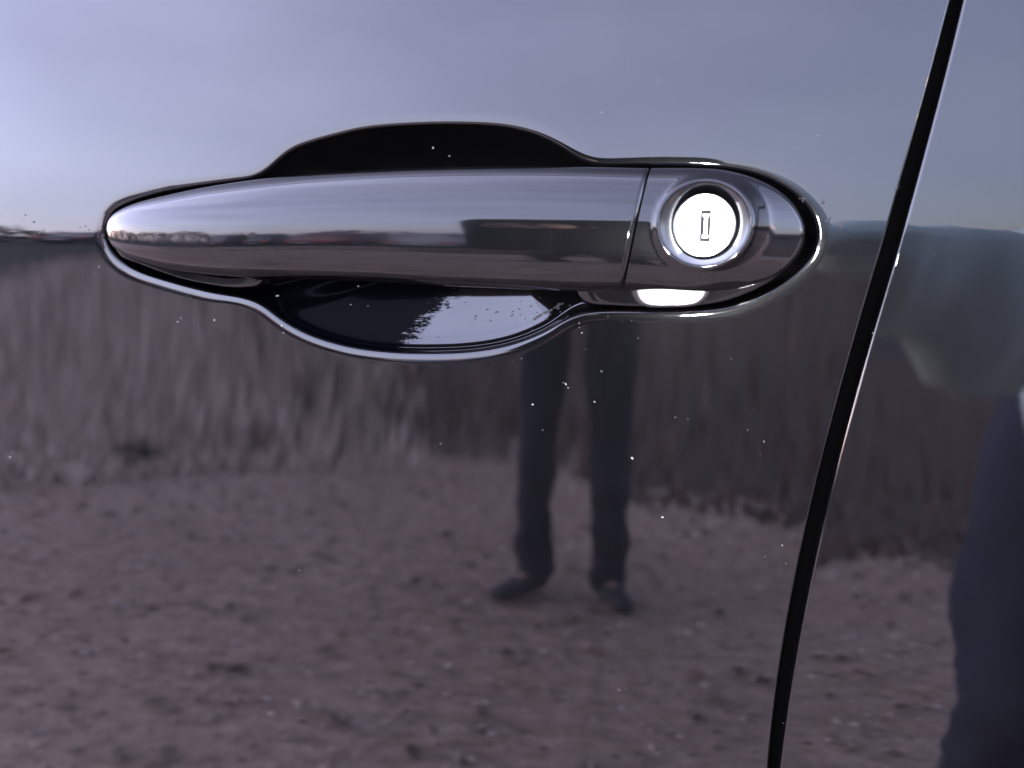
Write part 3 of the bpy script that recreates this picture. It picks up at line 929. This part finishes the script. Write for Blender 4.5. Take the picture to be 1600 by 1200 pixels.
# loose stones and fallen leaves
lm = mat('stones', rough=0.9)
g_ = nd(lm, 'ShaderNodeNewGeometry')
lk(lm, ramp(lm, g_.outputs['Random Per Island'], [(0.0, (0.16, 0.12, 0.10)), (0.2, (0.30, 0.235, 0.195)), (0.6, (0.48, 0.38, 0.32)), (0.85, (0.60, 0.50, 0.43)), (1.0, (0.80, 0.71, 0.64))]), lm.node_tree.nodes['Principled BSDF'].inputs['Base Color'])
def scatter(name, n, leaf, matl):
    vs_, fs_ = [], []
    for k in range(n):
        y = -0.1-4.2*random.random()**1.4; x = random.uniform(-3.6, 2.4)
        a = random.uniform(0, 6.28); s = random.choice([0.004, 0.005, 0.006, 0.008, 0.010, 0.014]) if not leaf else random.uniform(0.012, 0.034)
        ca_, sa_ = math.cos(a), math.sin(a)
        o = len(vs_)
        if leaf:
            h1, h2 = random.uniform(.2, .9)*s, random.uniform(.2, .9)*s
            loc = [(-1.2, 0, .15*s), (0, -.55, h1), (0, .55, h2), (1.2, 0, .3*s), (0, 0, .1*s)]
            for u, w, hz_ in loc: vs_.append((x+(u*ca_-w*sa_)*s, y+(u*sa_+w*ca_)*s, 0.004+hz_))
            fs_ += [(o, o+1, o+4), (o+1, o+3, o+4), (o+3, o+2, o+4), (o+2, o, o+4)]
        else:
            for u, w, hz_ in [(-1, -.2, 0), (.1, -.9, 0), (1, .1, 0), (-.1, .9, 0), (.1, .1, .7), (-.4, 0, .5)]:
                u += random.uniform(-.3, .3); w += random.uniform(-.3, .3)
                vs_.append((x+(u*ca_-w*sa_)*s, y+(u*sa_+w*ca_)*s, 0.002+hz_*s))
            fs_ += [(o, o+1, o+5), (o+1, o+4, o+5), (o+1, o+2, o+4), (o+2, o+3, o+4), (o+3, o+5, o+4), (o+3, o, o+5)]
    ob = mesh_obj(name, vs_, fs_, matl, None, smooth=False)
    return ob
st_ = scatter('gravel', 14000, False, lm)
tag(st_, 'loose grey and brown stones lying on the yard', None, kind='stuff')
lfm = mat('dead_leaf', rough=0.8)
g_ = nd(lfm, 'ShaderNodeNewGeometry')
lk(lfm, ramp(lfm, g_.outputs['Random Per Island'], [(0.0, (0.08, 0.058, 0.045)), (0.5, (0.20, 0.145, 0.11)), (1.0, (0.40, 0.33, 0.27))]), lfm.node_tree.nodes['Principled BSDF'].inputs['Base Color'])
lf = scatter('fallen_leaves', 700, True, lfm)
tag(lf, 'small dry brown leaves scattered on the gravel', None, kind='stuff')

# far wood on the horizon: one mass of leaf clumps
fm = mat('far_foliage', rough=0.9)
g_ = nd(fm, 'ShaderNodeNewGeometry')
lk(fm, ramp(fm, g_.outputs['Random Per Island'], [(0, (0.010, 0.012, 0.010)), (1, (0.035, 0.038, 0.03))]), fm.node_tree.nodes['Principled BSDF'].inputs['Base Color'])
def wood():
    vs_, fs_ = [], []
    for k in range(34000):
        az = random.uniform(-2.6, 2.6)
        rd = random.uniform(22, 30)
        hmax = 1.75+0.35*math.sin(az*5+0.5)+0.28*math.sin(az*13)+0.22*math.sin(az*31+2)+0.15*math.sin(az*70)
        z = hmax*random.random()**0.75+random.gauss(0, 0.15)
        x, y = rd*math.sin(az), -rd*math.cos(az)
        s = random.uniform(0.10, 0.26)
        o = len(vs_)
        for _ in range(3):
            vs_.append((x+random.uniform(-s, s), y+random.uniform(-s, s), max(0.02, z+random.uniform(-s, s))))
        fs_.append((o, o+1, o+2))
    return mesh_obj('far_wood', vs_, fs_, fm, None, smooth=False)
tag(wood(), 'dark wood along the horizon', None, kind='stuff')

# ---- cars parked across the yard
def copy_tree(o, parent=None):
    c_ = o.copy(); COL.objects.link(c_)
    if parent: c_.parent = parent
    for ch in [q for q in COL.objects if q.parent == o]:
        copy_tree(ch, c_)
    return c_
M['tyre'] = mat('tyre_rubber', (0.015, 0.015, 0.015), 0.8)
M['rim'] = mat('alloy_rim', (0.5, 0.5, 0.52), 0.3, 1.0)
M['tail'] = mat('red_lamp', (0.55, 0.06, 0.05), 0.15)
M['plate'] = mat('white_plate', (0.75, 0.75, 0.75), 0.5)
def far_car(loc, rz, colour, label):
    root = empty('saloon_car', loc, rz)
    tag(root, label, 'car', 'cars parked across the yard')
    mt = mat('far_car_paint', colour, 0.25)
    # stations along the length: (y, half width at sill, at belt, belt height, roof half width, roof height)
    stn = [(-2.1, .74, .76, .72, .0, .72), (-2.0, .82, .84, .92, .0, .93), (-1.5, .86, .87, .98, .0, 1.0), (-1.1, .88, .88, .98, .62, 1.30), (-.5, .89, .88, .97, .60, 1.45), (.3, .89, .88, .95, .60, 1.44), (.9, .88, .87, .93, .62, 1.22), (1.3, .87, .86, .90, .0, .93), (1.9, .84, .80, .78, .0, .80), (2.15, .74, .68, .60, .0, .62)]
    vs_, n = [], 10
    for y, ws, wbt, hb, wro, hr in stn:
        wro = wro or wbt*0.8
        half = [(ws*.9, .22), (ws, .40), (wbt, hb), (wro, hr-.04), (wro*.6, hr)]
        vs_ += [(a, y, z) for a, z in half]+[(-a, y, z) for a, z in reversed(half)]
    fs_ = grid_faces(len(stn), n, wrap=True, flip=False)
    fs_ += [tuple(reversed(range(n))), tuple(len(vs_)-n+k for k in range(n))]
    bd = mesh_obj('body', vs_, fs_, mt, root)
    sb = bd.modifiers.new('subsurf', 'SUBSURF'); sb.levels = sb.render_levels = 2
    # rear window, side windows
    def quad(name, q, matl):
        ctr = sum((Vector(v) for v in q), Vector())/4
        nrm = (Vector(q[1])-Vector(q[0])).cross(Vector(q[3])-Vector(q[0])).normalized()
        v = [Vector(p) for p in q]+[Vector(p)+nrm*0.05 for p in q]
        return mesh_obj(name, v, [(3, 2, 1, 0), (4, 5, 6, 7), (0, 1, 5, 4), (1, 2, 6, 5), (2, 3, 7, 6), (3, 0, 4, 7)], matl, root, smooth=False)
    quad('rear_window', [(-.66, -1.42, 1.00), (.66, -1.42, 1.00), (.52, -.86, 1.34), (-.52, -.86, 1.34)], M['glass'])
    for s in (1, -1):
        q = [(.80*s, -1.0, 1.02), (.80*s, .8, 1.0), (.60*s, .4, 1.36), (.60*s, -.7, 1.37)]
        quad('side_window', q if s > 0 else q[::-1], M['glass'])
        quad('tail_light', [(.42*s if s > 0 else -.76, -2.06, .70), (.76 if s > 0 else -.42, -2.06, .70), (.76 if s > 0 else -.42, -2.02, .88), (.42 if s > 0 else -.76, -2.02, .88)], M['tail'])
        for yw in (-1.3, 1.35):
            bm = bmesh.new()
            bmesh.ops.create_cone(bm, cap_ends=True, segments=28, radius1=.32, radius2=.32, depth=.2, matrix=Matrix.Translation((.79*s, yw, .32)) @ Matrix.Rotation(R(90), 4, 'Y'))
            wh = bm_obj('wheel', bm, M['tyre'], root, True, [('bevel', .03, 2)])
            bm = bmesh.new()
            bmesh.ops.create_cone(bm, cap_ends=True, segments=20, radius1=.2, radius2=.2, depth=.03, matrix=Matrix.Translation((.895*s, yw, .32)) @ Matrix.Rotation(R(90), 4, 'Y'))
            bm_obj('rim', bm, M['rim'], wh, True)
    quad('number_plate', [(-.26, -2.16, .50), (.26, -2.16, .50), (.26, -2.15, .61), (-.26, -2.15, .61)], M['plate'])
    return root
for (x, y, rz, colr, lb) in [(-12.4, -15.8, 0.06, (0.05, 0.05, 0.055), 'dark grey saloon parked first in the row by the wood'),
                             (-9.9, -16.4, -0.04, (0.02, 0.02, 0.025), 'black saloon parked second in the row by the wood'),
                             (-7.5, -16.8, 0.05, (0.20, 0.03, 0.025), 'dark red saloon parked across the yard'),
                             (-5.1, -17.0, 0.0, (0.35, 0.35, 0.36), 'silver saloon parked beside the dark red one'),
                             (-2.7, -17.1, -0.05, (0.03, 0.04, 0.06), 'navy saloon parked beside the silver one')]:
    far_car((x, y, 0.0), rz+math.pi, colr, lb)

# ---- sodium lamps far off beyond the car's tail
M['pole'] = mat('galvanised_steel', (0.3, 0.3, 0.31), 0.5, 0.8)
M['sodium'] = emis('sodium_lamp', (1.0, 0.50, 0.16), 14)
def lamp_post(x, y, label, hgt=6.0):
    root = empty('street_lamp', (x, y, 0)); tag(root, label, 'street lamp', 'lit street lamps beyond the yard')
    bm = bmesh.new()
    bmesh.ops.create_cone(bm, cap_ends=True, segments=12, radius1=.09, radius2=.05, depth=hgt, matrix=Matrix.Translation((0, 0, hgt/2)))
    bm_obj('pole', bm, M['pole'], root)
    bm = bmesh.new()
    bmesh.ops.create_cone(bm, cap_ends=True, segments=10, radius1=.04, radius2=.035, depth=1.2, matrix=Matrix.Translation((0, .55, hgt+.05)) @ Matrix.Rotation(R(80), 4, 'X'))
    bm_obj('arm', bm, M['pole'], root)
    bm = bmesh.new()
    bmesh.ops.create_cube(bm, size=1, matrix=Matrix.Translation((0, 1.2, hgt+.12)) @ Matrix.Diagonal((.35, .8, .16, 1)))
    hd = bm_obj('lamp_head', bm, M['pole'], root, True, [('bevel', .05, 2)])
    bm = bmesh.new()
    bmesh.ops.create_uvsphere(bm, u_segments=16, v_segments=8, radius=1, matrix=Matrix.Translation((0, 1.2, hgt+.02)) @ Matrix.Diagonal((.22, .45, .16, 1)))
    bm_obj('lamp_bowl', bm, M['sodium'], hd)
lamp_post(38, -13, 'lit sodium street lamp nearer the car', 5.0)
lamp_post(40, -24, 'lit sodium street lamp farther along the wood', 5.0)

# ------------------------------------------------------------------ people
def skin_body(name, nodes, edges, matl, parent, lev=3):
    """nodes: {key: (x, y, z, radius_x, radius_y)}"""
    keys = list(nodes)
    me = bpy.data.meshes.new(name)
    me.from_pydata([nodes[k][:3] for k in keys], [(keys.index(a), keys.index(b_)) for a, b_ in edges], [])
    o = bpy.data.objects.new(name, me); COL.objects.link(o)
    if parent: o.parent = parent
    sk = o.modifiers.new('skin', 'SKIN')
    sk.use_smooth_shade = True
    for i, k in enumerate(keys):
        r_ = nodes[k][3:]
        me.skin_vertices[0].data[i].radius = (r_[0], r_[-1])
        me.skin_vertices[0].data[i].use_root = (k == 'chest') if 'chest' in nodes and name == 'jacket' else (i == 0)
    ss_ = o.modifiers.new('subsurf', 'SUBSURF'); ss_.levels = ss_.render_levels = lev
    me.materials.append(matl)
    if name in ('trousers', 'jacket'):
        tx = bpy.data.textures.new('cloth_folds', 'CLOUDS'); tx.noise_scale = 0.11; tx.noise_depth = 2
        dp = o.modifiers.new('folds', 'DISPLACE'); dp.texture = tx; dp.strength = 0.05; dp.mid_level = 0.5; dp.texture_coords = 'LOCAL'
    return o
M['skin'] = mat('skin', (0.45, 0.28, 0.21), 0.5)
M['hair'] = mat('dark_hair', (0.03, 0.022, 0.018), 0.6)
M['teal'] = mat('teal_jacket', (0.66, 0.84, 0.84), 0.8)
M['navy'] = mat('navy_denim', (0.018, 0.024, 0.05), 0.85)
M['charcoal'] = mat('charcoal_cloth', (0.010, 0.011, 0.018), 0.85)
M['blackcloth'] = mat('black_cloth', (0.008, 0.010, 0.018), 0.85)
M['shoe'] = mat('dark_shoe', (0.03, 0.028, 0.03), 0.7)

def lerp3(a, b_, t): return tuple(a[i]+(b_[i]-a[i])*t for i in range(3))
def make_person(base, J, label, top, bottom, wide=1.0):
    """J: joint positions relative to the base"""
    root = empty('person', base)
    tag(root, label, 'person')
    n = {}
    def put(k, r_, r2_=None): n[k] = (*J[k], r_, r2_ or r_)
    put('pelvis', .11, .075); put('waist', .10, .065); put('chest', .11, .07); put('neckbase', .075); put('neck', .05)
    n['head0'] = (*lerp3(J['neck'], J['head'], .45), .072, .08); n['head'] = (*J['head'], .078, .088); n['crown'] = (*J['crown'], .05, .06)
    ed = [('pelvis', 'waist'), ('waist', 'chest'), ('chest', 'neckbase'), ('neckbase', 'neck'), ('neck', 'head0'), ('head0', 'head'), ('head', 'crown')]
    for s in 'LR':
        put('hip'+s, .060); put('knee'+s, .042); put('ankle'+s, .030); put('toe'+s, .035, .025)
        put('shoulder'+s, .06); put('elbow'+s, .042); put('wrist'+s, .028); put('palm'+s, .036, .016)
        ed += [('pelvis', 'hip'+s), ('hip'+s, 'knee'+s), ('knee'+s, 'ankle'+s), ('ankle'+s, 'toe'+s), ('neckbase', 'shoulder'+s), ('shoulder'+s, 'elbow'+s), ('elbow'+s, 'wrist'+s), ('wrist'+s, 'palm'+s)]
        pa = Vector(J['palm'+s]); wr_ = Vector(J['wrist'+s]); d_ = (pa-wr_).normalized()
        sd_ = Vector(J.get('handside'+s, (1, 0, 0))); cl = Vector(J.get('curl'+s, (0, 0, -1)))
        for f_, (off, ln) in enumerate([(-.030, .062), (-.010, .072), (.010, .068), (.030, .052)]):
            a = pa+sd_*off+d_*.02; b1 = a+d_*ln*.5+cl*.012; b2 = a+d_*ln*.75+cl*.04
            for q, (pt, rr) in enumerate(((a, .010), (b1, .009), (b2, .007))): n[f'f{s}{f_}{q}'] = (*pt, rr, rr)
            ed += [('palm'+s, f'f{s}{f_}0'), (f'f{s}{f_}0', f'f{s}{f_}1'), (f'f{s}{f_}1', f'f{s}{f_}2')]
        a = wr_+d_*.03-sd_*.025; b1 = a-sd_*.03+d_*.03+cl*.015
        n[f't{s}0'] = (*a, .013, .013); n[f't{s}1'] = (*b1, .009, .009)
        ed += [('wrist'+s, f't{s}0'), (f't{s}0', f't{s}1')]
    skin_body('body', n, ed, M['skin'], root)
    # clothes follow the body, a little larger
    tn = {}; te = []
    tn['pelvis'] = (*J['pelvis'], .15*wide, .115); tn['waist0'] = (*lerp3(J['pelvis'], J['waist'], .6), .14*wide, .11); te.append(('pelvis', 'waist0'))
    for s in 'LR':
        tn['hip'+s] = (*J['hip'+s], .10); tn['thigh'+s] = (*lerp3(J['hip'+s], J['knee'+s], .5), .085); tn['knee'+s] = (*J['knee'+s], .068)
        tn['shin'+s] = (*lerp3(J['knee'+s], J['ankle'+s], .5), .064); tn['hem'+s] = (*lerp3(J['knee'+s], J['ankle'+s], 1.16), .068)
        te += [('pelvis', 'hip'+s), ('hip'+s, 'thigh'+s), ('thigh'+s, 'knee'+s), ('knee'+s, 'shin'+s), ('shin'+s, 'hem'+s)]
    for k in tn:
        if len(tn[k]) == 4: tn[k] = (*tn[k], tn[k][3])
    skin_body('trousers', tn, te, bottom, root)
    jn = {}; je = []
    jn['hem'] = (*lerp3(J['pelvis'], J['waist'], -.25), .175*wide, .14); jn['waist'] = (*J['waist'], .165*wide, .13); jn['chest'] = (*J['chest'], .185*wide, .14); jn['neckbase'] = (*J['neckbase'], .10, .095); jn['collar'] = (*lerp3(J['neckbase'], J['neck'], .75), .072, .072)
    je = [('hem', 'waist'), ('waist', 'chest'), ('chest', 'neckbase'), ('neckbase', 'collar')]
    for s in 'LR':
        jn['shoulder'+s] = (*J['shoulder'+s], .085, .085); jn['mid'+s] = (*lerp3(J['shoulder'+s], J['elbow'+s], .5), .073, .073); jn['elbow'+s] = (*J['elbow'+s], .076, .076); jn['cuff'+s] = (*lerp3(J['elbow'+s], J['wrist'+s], 1.05), .040, .040)
        je += [('neckbase', 'shoulder'+s), ('shoulder'+s, 'mid'+s), ('mid'+s, 'elbow'+s), ('elbow'+s, 'cuff'+s)]
    skin_body('jacket', jn, je, top, root)
    for s in 'LR':
        an, to = Vector(J['ankle'+s]), Vector(J['toe'+s])
        skin_body('shoe', {'top': (an.x, an.y, .135, .040, .040), 'heel': (an.x-(to.x-an.x)*.2, an.y-(to.y-an.y)*.2, .045, .042, .042), 'mid': (*lerp3((an.x, an.y, .05), (to.x, to.y, .045), .5), .048, .043), 'toe': (to.x, to.y, .036, .045, .032), 'tip': (to.x+(to.x-an.x)*.25, to.y+(to.y-an.y)*.25, .028, .03, .022)},
                  [('top', 'heel'), ('heel', 'mid'), ('mid', 'toe'), ('toe', 'tip')], M['shoe'], root)
    hv = Vector(J['crown'])-Vector(J['head'])
    hh_ = Vector(J['head'])-Vector(J.get('face', (0, 1, 0)))*.02
    skin_body('hair', {'a': (*(hh_+hv*.15), .088, .092), 'b': (*(hh_+hv*.75), .085, .085), 'c': (*(hh_+hv*1.25), .045, .05)}, [('a', 'b'), ('b', 'c')], M['hair'], root)
    # face
    fd = Vector(J.get('face', (0, 1, 0))).normalized(); hvn = hv.normalized(); sv = fd.cross(hvn).normalized()
    hc = Vector(J['head'])
    bm = bmesh.new()
    bmesh.ops.create_cone(bm, cap_ends=True, segments=8, radius1=.016, radius2=.006, depth=.045, matrix=Matrix.Translation(hc+fd*.085-hvn*.012))
    bm_obj('nose', bm, M['skin'], root, True, [('subsurf', 1)])
    for s in (1, -1):
        bm = bmesh.new(); bmesh.ops.create_uvsphere(bm, u_segments=12, v_segments=8, radius=.012, matrix=Matrix.Translation(hc+fd*.072+sv*.03*s+hvn*.012)); bm_obj('eye', bm, M['glass'], root)
        bm = bmesh.new(); bmesh.ops.create_uvsphere(bm, u_segments=12, v_segments=8, radius=1, matrix=Matrix.Translation(hc+sv*.08*s) @ Matrix.Diagonal((.012, .02, .032, 1))); bm_obj('ear', bm, M['skin'], root)
    bm = bmesh.new(); bmesh.ops.create_uvsphere(bm, u_segments=12, v_segments=8, radius=1, matrix=Matrix.Translation(hc+fd*.075-hvn*.045) @ Matrix.Diagonal((.024, .008, .008, 1))); bm_obj('mouth', bm, mat('lips', (0.35, 0.14, 0.13), 0.5), root)
    return root

# bystander two metres out, bending forward, hands held together under the chest
bx, by = -0.30, -2.20
J = dict(pelvis=(0, -.12, .80), waist=(0, .02, .90), chest=(0, .22, .98), neckbase=(0, .38, 1.00), neck=(0, .44, 1.02), head=(0, .53, 1.04), crown=(0, .56, 1.13), face=(0, 1, -.1))
for s, q in (('L', -1), ('R', 1)):
    J['hip'+s] = (.10*q, -.12, .76); J['knee'+s] = (.125*q, -.02, .43); J['ankle'+s] = (.125*q, -.08, .08); J['toe'+s] = (.125*q+.055*q+(.0 if q > 0 else -.03), .06, .03)
    J['shoulder'+s] = (.17*q, .33, .97); J['elbow'+s] = (.20*q, .22, .80); J['wrist'+s] = (.08*q, .38, .84); J['palm'+s] = (.05*q, .43, .86)
    J['handside'+s] = (0, 1, 0); J['curl'+s] = (-.6*q, -.3, 0)
make_person((bx, by, 0), J, 'person in dark jacket and trousers bending forward on the gravel', M['charcoal'], M['blackcloth'], 1.0)

# the photographer, close by on the right, leaning in with an arm out to the phone
px_, py_ = 0.70, -0.95
J = dict(pelvis=(-.12, 0, .76), waist=(-.06, .06, .89), chest=(.0, .13, 1.02), neckbase=(.01, .18, 1.14), neck=(.01, .21, 1.20), head=(.01, .25, 1.30), crown=(.01, .26, 1.40), face=(-.5, .8, -.3))
for s, q in (('L', -1), ('R', 1)):
    J['hip'+s] = (-.12+.10*q, -.01, .72); J['knee'+s] = (-.10+.135*q, .12, .42); J['ankle'+s] = (-.10+.15*q, .0, .08); J['toe'+s] = (-.10+.17*q, .15, .03)
J['shoulderL'] = (-.17, .16, 1.07); J['elbowL'] = (-.315, .27, .900)
hand = M3 @ Vector((-0.030, 0.010, 0.062)) + CAMP - Vector((px_, py_, 0))
el = Vector(J['elbowL'])
J['palmL'] = tuple(hand); J['wristL'] = tuple(hand+(el-hand).normalized()*.09)
J['handsideL'] = tuple(M3 @ Vector((1, 0, 0))); J['curlL'] = tuple(M3 @ Vector((-.5, 0, -.15)))
J['shoulderR'] = (.19, .15, 1.07); J['elbowR'] = (.27, .10, .80); J['wristR'] = (.24, .22, .60); J['palmR'] = (.23, .26, .53)
J['handsideR'] = (0, 1, 0); J['curlR'] = (-.5, 0, -.3)
make_person((px_, py_, 0), J, 'person in pale teal jacket and navy jeans reaching out with a phone', M['teal'], M['navy'], 1.1)

# ---- phone with its lit flash, just behind the lens
CW = Matrix.Translation(CAMP) @ M3.to_4x4()
phone = empty('phone', CAMP-Vector((0, 0.006, 0.0)))
phone.rotation_euler = M3.to_euler()
tag(phone, 'black phone held close to the car door with its flash lit', 'phone')
def phbox(name, c_, s_, matl, bev):
    bm = bmesh.new()
    bmesh.ops.create_cube(bm, size=1, matrix=Matrix.Translation(c_) @ Matrix.Diagonal((*s_, 1)))
    return bm_obj(name, bm, matl, phone, True, [('bevel', bev, 3)])
pc = []
for qx, qy, a0 in ((1, 1, 0), (-1, 1, 90), (-1, -1, 180), (1, -1, 270)):
    for k in range(9):
        a_ = R(a0+k*90/8)
        pc.append((-0.055+qx*(0.0775-0.013)+0.013*math.cos(a_), 0.012+qy*(0.038-0.013)+0.013*math.sin(a_)))
bm = bmesh.new()
f_ = bm.faces.new([bm.verts.new((x, y, 0.0022)) for x, y in pc])
ex_ = bmesh.ops.extrude_face_region(bm, geom=[f_])
bmesh.ops.translate(bm, verts=[v for v in ex_['geom'] if isinstance(v, bmesh.types.BMVert)], vec=(0, 0, 0.0085))
bmesh.ops.recalc_face_normals(bm, faces=bm.faces)
bm_obj('phone_body', bm, M['glass'], phone, True, [('bevel', 0.002, 3)])
bm = bmesh.new(); bmesh.ops.create_cone(bm, cap_ends=True, segments=32, radius1=.0075, radius2=.0075, depth=.0012, matrix=Matrix.Translation((0, 0, .0014))); bm_obj('lens_ring', bm, M['rim'], phone)
FL = Vector((0.013, 0.003, 0.0))
bm = bmesh.new(); bmesh.ops.create_cone(bm, cap_ends=True, segments=24, radius1=.0035, radius2=.0035, depth=.001, matrix=Matrix.Translation(FL+Vector((0, 0, .0014)))); bm_obj('flash_lens', bm, emis('flash_lens', (1, 1, 1), 5), phone)
fl = bpy.data.lights.new('phone_flash', 'POINT')
fl.energy = 0.055
fl.color = (1.0, 0.97, 1.0)
fl.shadow_soft_size = 0.003
flo = bpy.data.objects.new('phone_flash', fl); COL.objects.link(flo)
flo.location = (phone.matrix_basis @ (FL+Vector((0, 0, -0.004))))
